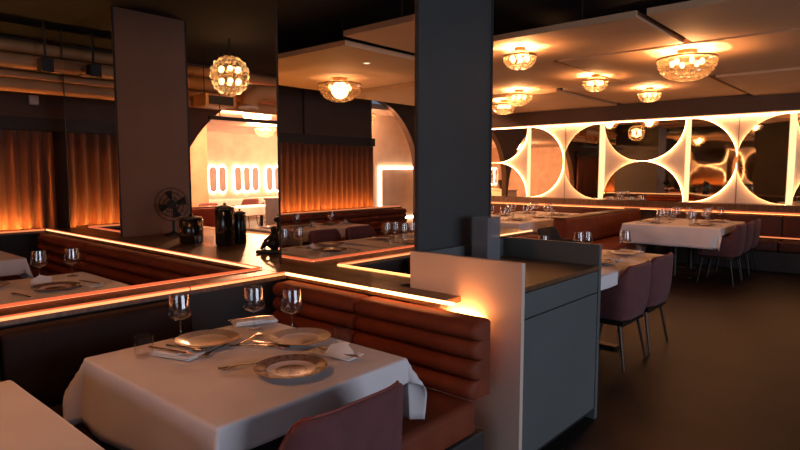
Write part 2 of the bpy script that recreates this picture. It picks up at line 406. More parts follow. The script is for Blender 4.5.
MB().box(-2.95, 2.65, -.02, .02, 0, .02).build('channel', 'trim', t); MB().box(-2.95, 2.65, -.015, .015, .021, .028).build('diffuser', 'led_up', t)

# ------------------------------------------------------------------ banquettes with stacked horizontal rolls
def banquette(label, loc, rz, segs, depth=.56, rolls=4, mat='leather'):
    """runs along local +x, faces local -y; back of the roll stack at y = 0"""
    t = thing('banquette', label, 'bench', loc, rz)
    x = 0; L = sum(segs)
    MB().box(.01, L - .01, -depth - .08, -.02, 0, .30, .01).build('base', 'plum_wall', t)
    z0, z1 = .47, .825; rh = (z1 - z0) / max(rolls, 1)
    for s in segs:
        MB().box(x + .003, x + s - .003, -depth - .12, -.10, .305, .465, .035, 4).build('seat_cushion', mat, t, 40)
        if rolls == 0:
            MB().box(x + .002, x + s - .002, -.115, 0, z0, z1, .03, 4).build('backrest', mat, t, 40); x += s; continue
        prof = [(0, z0)]
        for k in range(rolls):
            zc = z0 + rh * (k + .5); lean = -.135 + .05 * (k / (rolls - 1)) - (.015 if k == rolls - 1 else 0)
            for j in range(9):
                a = -pi/2 + pi * j / 8
                prof.append((lean + .02 - .052 * cos(a), zc + rh * .497 * sin(a)))
        prof.append((0, z1))
        mb = MB()
        xs = [x + .002, x + .012, x + .03, x + s - .03, x + s - .012, x + s - .002]; shr = [.026, .008, 0, 0, .008, .026]
        rows = []
        for xx, sh in zip(xs, shr):
            rows.append([(xx, min(0, py + sh), pz - (sh * .5 if pz > z1 - .02 else 0)) for py, pz in prof])
        mb.grid(rows)
        for r in (rows[0], rows[-1]):
            vs = [mb.bm.verts.new(p) for p in r]; mb._f(vs)
        bmesh.ops.remove_doubles(mb.bm, verts=mb.bm.verts[:], dist=1e-5)
        mb.build('backrest', 'leather', t, 50)
        x += s
    return t
R90 = pi / 2
# rz=-90: local +x -> world -y, local -y -> world -x
banquette('rust leather corner bench with stacked rolls, lit at the set front table', (2.268, 2.93, 0), -R90, [.72, .78])
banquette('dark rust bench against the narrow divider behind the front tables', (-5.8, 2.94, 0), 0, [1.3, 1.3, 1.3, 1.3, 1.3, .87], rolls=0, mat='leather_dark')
banquette('rust leather roll-back bench along the wide ledge in the left booth', (2.268, 7.12, 0), -R90, [1.3, 1.3, 1.2])
banquette('maroon bench below the curtain at the back of the left booth', (-3.3, 7.21, 0), 0, [1.0, 1.0, 1.0, 1.0, .86])
banquette('bench facing away, behind the narrow divider in the left booth', (1.56, 3.21, 0), pi, [1.3, 1.3, 1.3, 1.0])
banquette('bench on the far side of the wide ledge, behind the jars', (3.585, 3.6, 0), R90, [1.2, 1.2])
banquette('dark red bench under the mirrored wall at the far table', (10.675, 7.5, 0), -R90, [1.8, 1.84], depth=.5, rolls=0, mat='leather_maroon')
banquette('long dark red bench under the mirrored wall at the right edge', (10.675, 3.03, 0), -R90, [1.55] * 5, depth=.32, rolls=0, mat='leather_maroon')
banquette('rust bench under the short lit divider behind the service cabinet', (3.92, 3.11, 0), 0, [.9, .92])
def high_bench(label, loc, rz, L):
    t = thing('booth_bench', label, 'bench', loc, rz)
    MB().box(0, L, -.62, -.02, 0, .32, .01).build('base', 'plum_wall', t)
    MB().box(0, L, -.66, -.12, .325, .47, .04, 4).build('seat_cushion', 'leather', t, 40)
    MB().box(0, L, -.12, .10, .475, .84, .03, 4).build('backrest', 'leather', t, 40)
    MB().box(-.01, L + .01, -.10, .12, .842, .862, .004).build('wooden_cap', 'walnut_x', t)
    return t
high_bench('orange-red booth bench between the two far white tables, under a walnut cap', (7.62, 3.72, 0), 0, 2.95)
high_bench('orange bench end glimpsed beside the charcoal pillar at the far table', (7.35, 6.3, 0), R90, .9)

# ------------------------------------------------------------------ service cabinet
c = thing('service_cabinet', 'grey service cabinet with raised end panels and walnut worktop, beside the charcoal pillar', 'cabinet', (2.455, 1.378, 0))
MB().box(.035, .90, .03, .652, .06, .918).build('body', 'grey_panel', c)
MB().box(.05, .90, .06, .66, 0, .06).build('plinth', 'black_matte', c)
MB().box(.032, .912, .0, .654, .920, .945, .002).build('worktop', 'walnut_x', c)
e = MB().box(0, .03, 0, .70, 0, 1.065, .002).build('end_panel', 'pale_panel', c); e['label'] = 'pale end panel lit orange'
MB().box(.914, .948, 0, .70, 0, 1.07, .002).build('end_panel', 'grey_panel', c)
MB().box(.033, .912, .656, .680, .06, 1.055, .002).build('back_panel', 'grey_panel', c)
for k, (a, b) in enumerate(((.787, .914), (.07, .781))):
    MB().box(.034, .908, .004, .028, a, b, .003).build('drawer_front', 'grey_panel', c)
h = thing('acrylic_holder', 'smoked clear acrylic menu holder standing on the service cabinet', 'holder', (2.9, 1.86, .946))
mb = MB()
for q in ((0, .14, 0, .004), (0, .14, .106, .11), (0, .004, .005, .105), (.136, .14, .005, .105)): mb.box(q[0], q[1], q[2], q[3], 0, .285)
mb.build('walls', 'acrylic', h); MB().box(.005, .135, .05, .055, .01, .27).build('divider', 'acrylic', h); MB().box(.004, .136, .004, .106, 0, .006).build('base', 'acrylic', h)

# ------------------------------------------------------------------ furniture: tables and cloths
def tablecloth(w, d, hx, hy, label, loc, seed, flare=.24):
    rnd = random.Random(seed); ph = [rnd.uniform(0, 6) for _ in range(6)]
    def axis(half, h):
        a = [-half + 2 * half * k / 14 for k in range(15)]
        ext = [h * k / 9 for k in range(1, 10)]; fine = [.004, .010, .016]
        e = sorted(set([round(v, 5) for v in ext + fine]))
        return [-half - v for v in reversed(e)] + a + [half + v for v in e]
    S, T = axis(w/2, hx), axis(d/2, hy); r = .012; rows = []
    for s_ in S:
        row = []
        for t_ in T:
            a = max(0, abs(s_) - w/2); b = max(0, abs(t_) - d/2)
            cx = max(-w/2, min(w/2, s_)); cy = max(-d/2, min(d/2, t_))
            l = hypot(a, b)
            if l < 1e-6: row.append((cx, cy, .0015 * sin(5*cx + ph[0]) * sin(4*cy + ph[1]))); continue
            th = atan2(b, a); dx, dy = cos(th) * math.copysign(1, s_), sin(th) * math.copysign(1, t_)
            tilt = .07 + flare * sin(2 * th) ** 2
            if l < r * pi / 2: o_, z_ = r * sin(l / r), -(r - r * cos(l / r))
            else:
                q = l - r * pi / 2; o_, z_ = r + q * sin(tilt), -r - q * cos(tilt)
            wob = 0
            if a < 1e-6 or b < 1e-6:
                run = cx if a < 1e-6 else cy
                wob = .018 * (l / .3) * sin(11 * run + ph[2 + (dx > .5) + 2 * (dy > .5)])
                edge = min(abs(abs(run) - (w/2 if a < 1e-6 else d/2)) / .12, 1); wob *= edge
            row.append((cx + dx * (o_ + max(-o_ + .003, wob)), cy + dy * (o_ + max(-o_ + .003, wob)), z_))
        rows.append(row)
    mb = MB().grid(rows)
    o = mb.build('tablecloth', 'linen', None, 80, loc)
    so = o.modifiers.new('thickness', 'SOLIDIFY'); so.thickness = .003; so.offset = 1
    return tag(o, label, 'tablecloth')
def table(w, d, label, loc, legs='pedestal'):
    t = thing('dining_table', label, 'table', loc)
    MB().box(-w/2 + .004, w/2 - .004, -d/2 + .004, d/2 - .004, .718, .755, .003).build('tabletop', 'walnut_x', t)
    n = 1 if w < 1.4 else 2
    for k in range(n):
        x = 0 if n == 1 else (-.5, .185)[k] if d < 1 else (-.5 + k) * w * .55
        MB().lathe([(0, .03), (.04, .03), (.035, .3), (.035, .716), (0, .716)], 12, (x, 0, 0)).build('column', 'dark_metal', t, 40)
        MB().box(x - .05, x + .05, -.22, .22, 0, .028, .006).build('foot', 'dark_metal', t)
    return t
TZ = .7595
def set_table(x0, x1, y0, y1, hx, hy, tl, cl, seed, flare=.24):
    loc = ((x0+x1)/2, (y0+y1)/2, 0)
    table(x1-x0, y1-y0, tl, loc)
    tablecloth(x1-x0, y1-y0, hx, hy, cl, (loc[0], loc[1], TZ - .003), seed, flare)
set_table(.895, 1.735, 1.495, 2.46, .27, .105, 'dining table under the set white cloth at the front', 'white cloth on the set front table in the lit booth corner', 1, .5)
set_table(-.25, .605, 1.4, 2.385, .28, .2, 'dining table under the bare cloth at the lower left', 'bare white cloth on the table at the lower left edge', 2)
set_table(.85, 1.68, 3.58, 4.62, .05, .14, 'dining table in the left booth below the red light strip', 'white cloth on the set table in the left booth', 3)
set_table(-.1, .73, 3.58, 4.6, .05, .14, 'second table in the left booth, reflected in the pillar', 'white cloth on the second left-booth table, seen mainly in the mirrored pillar', 4)
set_table(-1.05, -.22, 3.58, 4.6, .05, .14, 'third table of the left booth row, reflected at the mirror edge', 'white cloth on the third left-booth table, reflected at the mirror edge', 5)
set_table(.8, 1.63, 5.75, 6.5, .2, .14, 'table before the curtain bench in the left booth', 'white cloth corner at the left picture edge, before the curtain bench', 6)
set_table(-.9, .3, 5.75, 6.5, .2, .14, 'far left-booth table before the curtain bench, reflected in the pillar', 'white cloth on the far left-booth table, reflected below the curtain', 7)
set_table(3.9, 5.47, 1.64, 2.42, .14, .10, 'long dining table behind the service cabinet', 'white cloth on the long table behind the service cabinet', 8)
set_table(8.5, 9.95, 1.88, 3.14, .28, .10, 'dining table at the mirrored wall on the right', 'white cloth on the large table by the mirrored wall, with hanging corner points', 9)
set_table(7.45, 10.0, 4.25, 5.55, .26, .16, 'far dining table beyond the orange booth bench', 'white cloth on the far table crowded with glasses, below the mirrors', 10)
set_table(4.45, 6.2, 5.75, 6.65, .2, .16, 'table beyond the wide ledge, behind the figurine', 'white cloth on the table seen behind the figurine', 11)

# ------------------------------------------------------------------ tub chairs
def make_chair(vel='velvet'):
    t = thing('tub_chair', '', 'chair')
    N = 30; path = []
    for k in range(5): path.append((-.275, .17 - .2 * k / 5, 0))
    for k in range(N + 1):
        a = pi * k / N
        c_, s_ = cos(a), sin(a)
        path.append((-.275 * math.copysign(abs(c_) ** .5, c_), -.03 - .25 * abs(s_) ** .5, s_))
    for k in range(1, 6): path.append((.275, -.03 + .2 * k / 5, 0))
    rows = []
    for i, (x, y, s_) in enumerate(path):
        f = min(1, max(0, (s_ ** .8 if s_ > 0 else 0)))
        f = min(1, max(0, (f - .25) / .6)); f = f * f * (3 - 2 * f)
        fr = max(0, (y + .03) / .2) if s_ == 0 else 0
        top = .645 + .155 * f - .03 * fr
        n = Vector((x * .9, (y + .03) if y < -.03 else 0, 0)); n.normalize()
        sec = []
        for kz, (z, o) in enumerate(((.385, -.045), (.45, -.022), (.55, -.008), (top - .02, 0), (top - .006, -.006), (top, -.020), (top - .006, -.036), (top - .02, -.044), (.47, -.060))):
            z = min(z, top) if kz < 8 else z
            sec.append((x + n.x * o, y + n.y * o, z))
        rows.append(sec)
    mb = MB().grid(rows)
    for r in (rows[0], rows[-1]): mb._f([mb.bm.verts.new(p) for p in r])
    bmesh.ops.remove_doubles(mb.bm, verts=mb.bm.verts[:], dist=1e-5)
    sh = mb.build('backrest', vel, t, 60)
    if vel == 'velvet':
        MB().tube([(r[5][0], r[5][1], r[5][2] + .001) for r in rows], .0045, 6).build('piping', 'piping', sh, 60)
    MB().box(-.225, .225, -.215, .235, .375, .475, .03, 4).build('seat', vel, t, 40)
    MB().box(-.215, .215, -.21, .2, .335, .372, .006).build('seat_frame', 'dark_metal', t)
    for sx in (-1, 1):
        for y0, y1 in ((.17, .21), (-.17, -.23)):
            MB().tube([(sx * .19, y0, .336), (sx * .235, y1, .002)], [.013, .009], 8).build('leg', 'dark_metal', t, 60)
    return t
chair = Kind(make_chair); bchair = Kind(lambda: make_chair('velvet_black'))
G = 'burgundy tub chairs'
chair.put((1.225, 1.50, 0), 0, 'burgundy tub chair pushed under the set front table', G)
chair.put((4.57, 1.79, 0), 0, 'burgundy tub chair at the long table, nearest the service cabinet', G)
chair.put((5.17, 1.80, 0), 0, 'burgundy tub chair at the long table, second from the service cabinet', G)
chair.put((8.84, 1.94, 0), 0, 'burgundy tub chair at the large table by the mirrored wall, first from the aisle', G)
chair.put((9.40, 1.95, 0), 0, 'burgundy tub chair at the large mirrored-wall table, middle of three', G)
chair.put((9.955, 1.96, 0), 0, 'burgundy tub chair at the large mirrored-wall table, last of three and nearest the wall bench', G)
chair.put((.30, 5.10, 0), pi, 'burgundy tub chair between the left-booth table rows, reflected in the pillar', G)
chair.put((-.30, 5.10, 0), pi, 'burgundy tub chair in the left booth, second of the reflected row', G)
chair.put((-1.0, 5.10, 0), pi, 'burgundy tub chair in the left booth, third of the reflected row', G)
chair.put((-1.75, 5.2, 0), pi, 'burgundy tub chair in the left booth, last of the reflected row beside the curtain end', G)
bchair.put((6.78, 3.24, 0), pi, 'black chair seen over the far panel of the service cabinet')

# ------------------------------------------------------------------ tableware
def lathe_thing(name, cat, parts):
    def f():
        t = thing(name, '', cat)
        for pn, prof, mat in parts: MB().lathe(prof, 28).build(pn, mat, t, 50)
        return t
    return f
BOWL = [(.004, .079), (.022, .085), (.043, .096), (.050, .104), (.0505, .110), (.0465, .145), (.0405, .198), (.0395, .198), (.0455, .145), (.0490, .110), (.0485, .106), (.042, .099), (.021, .088), (0, .083)]
STEM = [(0, 0), (.036, 0), (.036, .002), (.012, .006), (.0045, .014), (.0036, .05), (.0036, .072), (.005, .0785), (0, .0785)]
wine = Kind(lathe_thing('wine_glass', 'glass', [('bowl', BOWL, 'glass'), ('stem', STEM, 'glass')]))
wine_far = Kind(lathe_thing('wine_glass', 'glass', [('bowl', BOWL, 'glass_far'), ('stem', STEM, 'glass_far')]))
TUM = [(0, 0), (.032, 0), (.036, .03), (.038, .085), (.0365, .085), (.0345, .03), (.030, .008), (0, .007)]
def mk_tumbler(mat):
    def f():
        o = MB().lathe(TUM, 28).build('tumbler', mat, None, 50); return tag(o, '', 'glass')
    return f
tumbler = Kind(mk_tumbler('glass_clear')); tumbler_far = Kind(mk_tumbler('glass_far'))
PL = [(0, 0), (.075, 0), (.085, .004), (.10, .010), (.134, .019), (.1365, .0205), (.134, .0225), (.098, .0145), (.082, .008), (.07, .005), (0, .005)]
def mk_plate(mat):
    def f(): return tag(MB().lathe(PL, 48).build('plate', mat, None, 50), '', 'plate')
    return f
plates = {k: Kind(mk_plate(k)) for k in ('plate_cream', 'plate_ornate', 'plate_white')}
def mk_napkin():
    mb = MB()
    mb.box(-.05, .05, -.105, .105, 0, .006, .002); mb.box(-.048, .046, -.10, .102, .0065, .012, .002)
    mb.prism([(-.046, .0125), (.044, .0125), (.040, .018), (-.03, .0165)], 'y', -.095, .04)
    return tag(mb.build('napkin', 'napkin', None, None), '', 'napkin')
napkin = Kind(mk_napkin)
def mk_peak_napkin():
    mb = MB()
    mb.box(-.05, .05, -.11, .11, 0, .005, .002)
    mb.grid([[(-.045, -.02, .006), (0, -.02, .035), (.045, -.02, .006)], [(-.045, .05, .006), (-.01, .05, .055), (.04, .05, .006)], [(-.03, .1, .006), (0, .1, .02), (.03, .1, .006)]])
    return tag(mb.build('napkin', 'napkin', None, 60), '', 'napkin')
peak = Kind(mk_peak_napkin)
def blade_strip(mb, pts, t=.0016):
    """flat outline along y from (y, half width, z)"""
    top = [[(-w, y, z + t), (0, y, z + t * 1.5), (w, y, z + t)] for y, w, z in pts]
    bot = [[(w, y, z), (0, y, z - .0002), (-w, y, z)] for y, w, z in pts]
    mb.grid([a + b + [a[0]] for a, b in zip(top, bot)])
def mk_knife():
    mb = MB(); blade_strip(mb, [(-.11, .004, .0015), (-.105, .0065, .0015), (-.02, .005, .002), (-.015, .006, .002), (.02, .009, .002), (.08, .009, .0015), (.108, .004, .001), (.115, .0005, .001)], .003)
    bmesh.ops.remove_doubles(mb.bm, verts=mb.bm.verts[:], dist=1e-5)
    return tag(mb.build('knife', 'copper', None, 60), '', 'knife')
def mk_fork():
    mb = MB(); blade_strip(mb, [(-.10, .003, .002), (-.095, .007, .002), (-.03, .0035, .004), (.03, .0035, .006), (.045, .010, .005), (.06, .0125, .003), (.065, .0125, .003)], .0025)
    for k in range(4):
        x = (-1.5 + k) * .0066; mb.tube([(x, .063, .0045), (x, .085, .003), (x, .105, .0065)], [.0026, .0022, .0012], 6)
    return tag(mb.build('fork', 'steel', None, 60), '', 'fork')
def mk_spoon():
    mb = MB(); blade_strip(mb, [(-.10, .003, .002), (-.095, .007, .002), (-.03, .0035, .004), (.03, .0035, .006), (.045, .006, .005)], .0025)
    mb.ball((0, .072, .0055), .02, (.95, 1.55, .22), 14, 8)
    return tag(mb.build('spoon', 'copper', None, 60), '', 'spoon')
knife, fork, spoon = Kind(mk_knife), Kind(mk_fork), Kind(mk_spoon)
Z = TZ + .0035
def ang(dx, dy): return atan2(-dx, dy)      # local +y towards (dx, dy)
# the set front table
plates['plate_cream'].put((1.315, 2.265, Z), 0, 'cream plate with a gilt rim near the dark bench on the front table', 'plates')
plates['plate_white'].put((1.60, 1.985, Z), 0, 'pale plate with a gilt rim near the lit corner bench on the front table', 'plates')
plates['plate_ornate'].put((1.325, 1.70, Z), .3, 'brown patterned plate facing the tub chair on the front table', 'plates')
wine.put((1.275, 2.418, Z), 0, 'wine glass beside the cream plate on the front table', 'wine glasses on the front table')
wine.put((1.585, 2.305, Z), 0, 'wine glass at the far booth corner of the front table', 'wine glasses on the front table')
wine.put((1.675, 2.135, Z), 0, 'wine glass behind the pale plate on the front table', 'wine glasses on the front table')
tumbler.put((1.045, 2.28, Z), 0, 'low water tumbler left of the cream plate on the front table', 'tumblers')
tumbler.put((1.665, 1.78, Z), 0, 'low water tumbler near the pale plate at the corner bench', 'tumblers')
napkin.put((1.145, 2.205, Z), ang(.25, -.8) , 'folded napkin under cutlery beside the cream plate', 'napkins')
napkin.put((1.655, 2.405, Z), ang(1, -.35), 'folded napkin behind the corner wine glass on the front table', 'napkins')
peak.put((1.575, 1.735, Z), ang(.15, -.9), 'peaked napkin under a copper knife near the brown patterned plate', 'napkins')
knife.put((1.12, 2.22, Z + .019), ang(.25, -.8), 'knife lying on the napkin beside the cream plate', 'cutlery')
fork.put((1.175, 2.20, Z + .019), ang(.25, -.8), 'fork lying on the napkin beside the cream plate', 'cutlery')
fork.put((1.275, 2.135, Z), ang(-.6, -.3), 'fork in front of the cream plate on the front table', 'cutlery')
spoon.put((1.455, 2.16, Z), ang(.9, .35), 'copper spoon in front of the cream plate on the front table', 'cutlery')
spoon.put((1.475, 2.03, Z), ang(.2, -.9), 'copper spoon left of the pale plate on the front table', 'cutlery')
fork.put((1.41, 2.07, Z), ang(.5, -.6), 'fork left of the pale plate on the front table', 'cutlery')
fork.put((1.25, 1.875, Z), ang(-.9, .35), 'fork beside the brown patterned plate on the front table', 'cutlery')
knife.put((1.565, 1.70, Z + .012), ang(.1, -.95), 'copper knife lying on the peaked napkin', 'cutlery')
knife.put((1.64, 2.415, Z + .019), ang(1, -.35), 'knife on the napkin behind the corner wine glass', 'cutlery')

def setting(tbl, n, x, y, a, far=False, glasses=1, tum=True, grp=None):
    """one cover: plate, napkin, knife and fork, glasses; a = direction from the plate to the guest"""
    W, T = (wine_far, tumbler_far) if far else (wine, tumbler)
    g = grp or f'tableware on {tbl}'
    ux, uy = cos(a), sin(a); vx, vy = -uy, ux
    plates['plate_white' if n % 2 else 'plate_ornate'].put((x, y, Z), 0, f'{"pale gilt-rimmed" if n % 2 else "brown patterned"} plate on {tbl}', g)
    napkin.put((x + vx * .22, y + vy * .22, Z), ang(ux, uy), f'folded napkin on {tbl}', g)
    knife.put((x - vx * .17, y - vy * .17, Z), ang(-ux, -uy), f'knife on {tbl}', g)
    fork.put((x + vx * .22, y + vy * .22, Z + .019), ang(-ux, -uy), f'fork on a napkin on {tbl}', g)
    for k in range(glasses):
        W.put((x - ux * .152 + vx * (-.14 + .13 * k), y - uy * .152 + vy * (-.14 + .13 * k), Z), 0, f'wine glass on {tbl}', g)
    if tum: T.put((x - ux * .17 + vx * .14, y - uy * .17 + vy * .14, Z), 0, f'water tumbler on {tbl}', g)
# left booth
tb = 'the set table in the left booth'
plates['plate_ornate'].put((1.31, 4.05, Z), 0, f'brown patterned plate on {tb}', 'left booth tableware')
plates['plate_white'].put((1.02, 4.40, Z), 0, f'pale gilt-rimmed plate on {tb}', 'left booth tableware')
wine.put((1.36, 4.50, Z), 0, f'left one of two wine glasses on {tb}', 'left booth tableware')
wine.put((1.56, 4.47, Z), 0, f'right one of two wine glasses on {tb}', 'left booth tableware')
napkin.put((1.50, 4.02, Z), .2, f'folded napkin under a knife on {tb}', 'left booth tableware')
peak.put((1.36, 4.33, Z), 1.2, f'peaked napkin behind the patterned plate on {tb}', 'left booth tableware')
knife.put((1.50, 4.02, Z + .019), .2, f'knife on the folded napkin on {tb}', 'left booth tableware')
fork.put((1.10, 3.98, Z), .2, f'fork beside the patterned plate on {tb}', 'left booth tableware')
for nm, xc in (('the second left-booth table, reflected in the pillar', 0.315), ('the third left-booth table, reflected at the mirror edge', -.635)):
    setting(nm + ', bench side', 1, xc + .05, 3.86, -R90, True, glasses=2)
    setting(nm + ', chair side', 2, xc - .05, 4.36, R90, True, glasses=2)
for k, xc in enumerate((1.2, 0, -.6)):
    setting(f'{("the table corner before the curtain bench", "the far left-booth table before the curtain, pillar end", "the far left-booth table before the curtain, other end")[k]}', k, xc, 6.2, R90, True, glasses=1)
# long table behind the cabinet
setting('the long table behind the cabinet, near its free end', 1, 5.22, 1.93, -R90, glasses=0, tum=False)
setting('the long table behind the cabinet, beside the far cabinet panel', 0, 4.6, 1.90, -R90, glasses=0, tum=False)
for x, y, l in ((5.02, 2.25, 'left one of the pair of wine glasses over the cabinet panel'), (5.10, 2.21, 'right one of the pair of wine glasses over the cabinet panel'), (5.40, 1.97, 'wine glass near the free end of the long table'), (4.56, 2.36, 'wine glass low behind the cabinet panel, near the black chair')):
    wine.put((x, y, Z), 0, l, 'wine glasses on the long table')
tumbler.put((5.37, 1.82, Z), 0, 'water tumbler near the free end of the long table')
# large table at the mirrored wall
tn = 'the large table by the mirrored wall'
for k, (x, y, a) in enumerate(((8.85, 2.15, -R90), (9.6, 2.15, -R90), (8.85, 2.9, R90), (9.6, 2.9, R90))):
    setting(f'{tn}, {("front", "wall-side front", "bench-side", "wall-side rear")[k]} place', k, x, y, a, True, 2, True)
for k, (x, y) in enumerate(((9.2, 2.75), (9.75, 2.6), (9.0, 2.65), (9.9, 2.35), (9.95, 2.2))):
    wine_far.put((x, y, Z), 0, f'extra wine glass in the cluster on {tn}', f'cluster of wine glasses on {tn}')
tn = 'the far table below the mirrors'
for k, (x, y, a) in enumerate(((7.9, 4.55, -R90), (8.6, 4.55, -R90), (9.3, 4.55, -R90), (7.9, 5.25, R90), (8.6, 5.25, R90), (9.4, 5.25, R90))):
    setting(f'{tn}, {("bench-end near", "middle near", "wall-end near", "pillar-end rear", "middle rear", "wall-end rear")[k]} place', k, x, y, a, True, 2 if k != 3 else 1, True)
tn = 'the table behind the figurine'
for k, (x, y, a) in enumerate(((4.8, 6.0, -R90), (5.5, 6.0, -R90), (4.85, 6.4, R90))):
    setting(f'{tn}, {("ledge-side", "mirror-side", "rear")[k]} place', k, x, y, a, True, 2)

# ------------------------------------------------------------------ things on the wide ledge
s = thing('figurine', 'dark bronze figurine on a base on the walnut ledge beside the mirrored pillar', 'figurine', (2.79, 3.80, .861), radians(-48))
MB().box(-.115, .09, -.06, .06, 0, .030, .01).build('base', 'bronze_statue', s)
mb = MB()
mb.ball((.02, 0, .075), .05, (1.15, .9, 1.0)); mb.ball((.025, 0, .13), .038, (1, .9, 1.3)); mb.ball((.02, 0, .185), .026, (1, 1, 1.05))
mb.tube([(-.01, .02, .07), (-.05, .035, .085), (-.07, .03, .035)], [.022, .019, .014], 10); mb.tube([(-.01, -.02, .07), (-.05, -.035, .08), (-.075, -.03, .035)], [.022, .019, .014], 10)
mb.tube([(.03, .03, .15), (.05, .045, .19), (.045, .03, .235)], [.014, .011, .009], 8); mb.tube([(.02, -.03, .15), (-.02, -.045, .12), (-.05, -.035, .10)], [.014, .011, .009], 8)
mb.build('body', 'bronze_statue', s, 70)
mb = MB(); mb.ball((.045, .025, .262), .030, (1, 1, .75)); mb.tube([(.045, .028, .235), (.045, .026, .25)], .008, 8); mb.build('raised_bowl', 'bronze_statue', s, 60)
def jar(label, loc, r, h, name='lidded_jar'):
    t = thing(name, label, 'jar', loc)
    MB().lathe([(0, 0), (r * .9, 0), (r, .015), (r, h * .82), (r * .88, h * .87), (0, h * .87)], 28).build('body', 'black_glass', t, 50)
    l = MB().lathe([(0, h * .875), (r * .95, h * .875), (r * .95, h * .93), (r * .5, h * .97), (0, h * .98)], 28).build('lid', 'dark_metal', t, 50)
    MB().lathe([(0, 0), (r * .12, .0), (r * .2, .012), (0, .022)], 14, (0, 0, h * .98)).build('knob', 'dark_metal', l, 50)
jar('squat dark lidded jar on the ledge next to the warm-lit pillar', (2.72, 4.90, .861), .105, .25)
jar('tall dark lidded canister on the ledge between the pillars', (2.83, 4.52, .861), .085, .36, 'lidded_canister')
jar('slim dark lidded canister behind the tall one on the ledge', (2.98, 4.52, .861), .055, .30, 'lidded_canister')
for k, (x, y) in enumerate(((2.66, 4.66), (2.76, 4.70), (2.71, 4.585))):
    tumbler.put((x, y, .861), 0, ('small tumbler on the ledge close to the squat jar', 'small tumbler on the ledge at the back of the trio', 'small tumbler on the ledge close to the tall canister')[k], 'tumblers on the ledge')
fz = thing('table_fan', 'black round-headed table fan on the ledge before the warm-lit pillar', 'fan', (2.93, 5.62, .861), radians(-45))
MB().lathe([(0, 0), (.10, 0), (.10, .012), (.03, .03), (.014, .05), (.014, .15), (0, .15)], 24).build('stand', 'black_matte', fz, 50)
mb = MB()
for r in (.165, .12, .075):
    mb.tube([(r * cos(2*pi*k/32), -.045 + (.165 - r) * -.15, .315 + r * sin(2*pi*k/32)) for k in range(33)], .004, 6, False)
for k in range(12):
    a = 2 * pi * k / 12; mb.tube([(.03 * cos(a), -.068, .315 + .03 * sin(a)), (.165 * cos(a), -.045, .315 + .165 * sin(a))], .002, 5)
mb.build('guard', 'black_matte', fz, 50)
mb = MB()
for k in range(4):
    a = 2 * pi * k / 4 + .3; mb.grid([[(r * cos(a + o), -.02 + (.02 if o > 0 else 0), .315 + r * sin(a + o)) for r in (.03, .09, .14)] for o in (-.3, 0, .3)])
mb.build('blade', 'black_matte', fz, 60)
MB().tube([(0, -.05, .315), (0, .09, .315)], [.045, .05], 16).build('motor', 'black_matte', fz, 50)

# ------------------------------------------------------------------ curtains, rail, ducts on the back wall
def curtain(x0, x1, label, seed):
    rnd = random.Random(seed); n = int((x1 - x0) * 60); rows = []
    ph = rnd.uniform(0, 6)
    for zi in range(9):
        z = .12 + (1.985 - .12) * zi / 8; row = []
        for k in range(n + 1):
            x = x0 + (x1 - x0) * k / n
            y = 7.90 + .035 * sin(x * 46 + ph + .8 * sin(x * 5)) + .012 * sin(x * 17 + ph) * (1 - zi / 10)
            row.append((x, y, z))
        rows.append(row)
    o = MB().grid(rows).build('curtain', 'curtain', None, 80)
    so = o.modifiers.new('thickness', 'SOLIDIFY'); so.thickness = .004
    tag(o, label, 'curtain', 'russet curtains')
curtain(-3.25, -.45, 'pleated russet curtain glowing orange at its foot, reflected in the near pillar', 1)
curtain(-.40, 2.62, 'pleated russet curtain behind the left booth, glowing orange at its foot', 2)
curtain(2.78, 4.2, 'pleated russet curtain end behind the warm-lit pillar', 3)
tag(MB().box(-3.24, 4.3, 7.84, 7.945, 1.99, 2.14).build('curtain_pelmet', 'black_matte'), 'black pelmet across the top of the curtains', 'pelmet')
for k, (y, z, r, l) in enumerate(((7.25, 2.83, .065, 'topmost'), (7.15, 2.655, .085, 'second'), (7.35, 2.545, .055, 'third'), (7.25, 2.425, .075, 'lowest'))):
    o = MB().tube([(-.3, y, z), (1.5, y, z), (6.6, y, z)], r, 16).build('ceiling_duct', 'duct', None, 50)
    tag(o, f'{l} of four brown pipes running along the wall above the curtains', 'pipe', 'pipes above the curtains')
t = thing('projector_box', 'black box hanging in front of the ceiling pipes at the left', 'box', (2.25, 6.9, 2.60))
MB().box(-.06, .06, -.07, .07, -.06, .08, .01).build('housing', 'black_matte', t); MB().tube([(0, 0, .08), (0, 0, .465)], .012, 8).build('hanger', 'black_matte', t)
MB().box(.05, .15, -.05, .05, -.058, -.04, .004).build('bracket_arm', 'duct', t)
t = thing('wall_sensor', 'small pale sensor box on the dark wall above the curtain', 'sensor', (2.45, 7.99, 2.36))
MB().box(-.05, .05, -.05, .005, -.06, .05, .012).build('housing', 'plaster', t); MB().box(-.05, .05, -.052, .005, .052, .075, .004).build('bracket', 'black_matte', t)
t = thing('air_duct', 'square brown duct box under the crystal globe', 'duct', (4.25, 6.95, 2.42))
MB().box(-.22, .22, -.15, .15, -.08, .08, .01).build('housing', 'duct', t); MB().box(-.18, .18, -.155, -.15, -.055, .055).build('grille', 'trim', t)
for x in (-.15, .15): MB().tube([(x, 0, .08), (x, 0, .648)], .006, 6).build('hanger', 'black_matte', t)
t = thing('ventilation_pipe', 'bent brown ventilation pipe ending in a round outlet above the arch', 'pipe', (0, 0, 0))
MB().tube([(5.9, 7.0, 2.62), (5.2, 7.0, 2.62), (4.95, 7.0, 2.60), (4.84, 7.0, 2.52), (4.80, 7.0, 2.40)], .11, 16).build('elbow', 'duct', t, 50)
MB().lathe([(.10, 0), (.135, 0), (.135, .03), (.10, .03)], 24, (4.80, 7.0, 2.37), True).build('outlet_ring', 'plaster', t, 50)
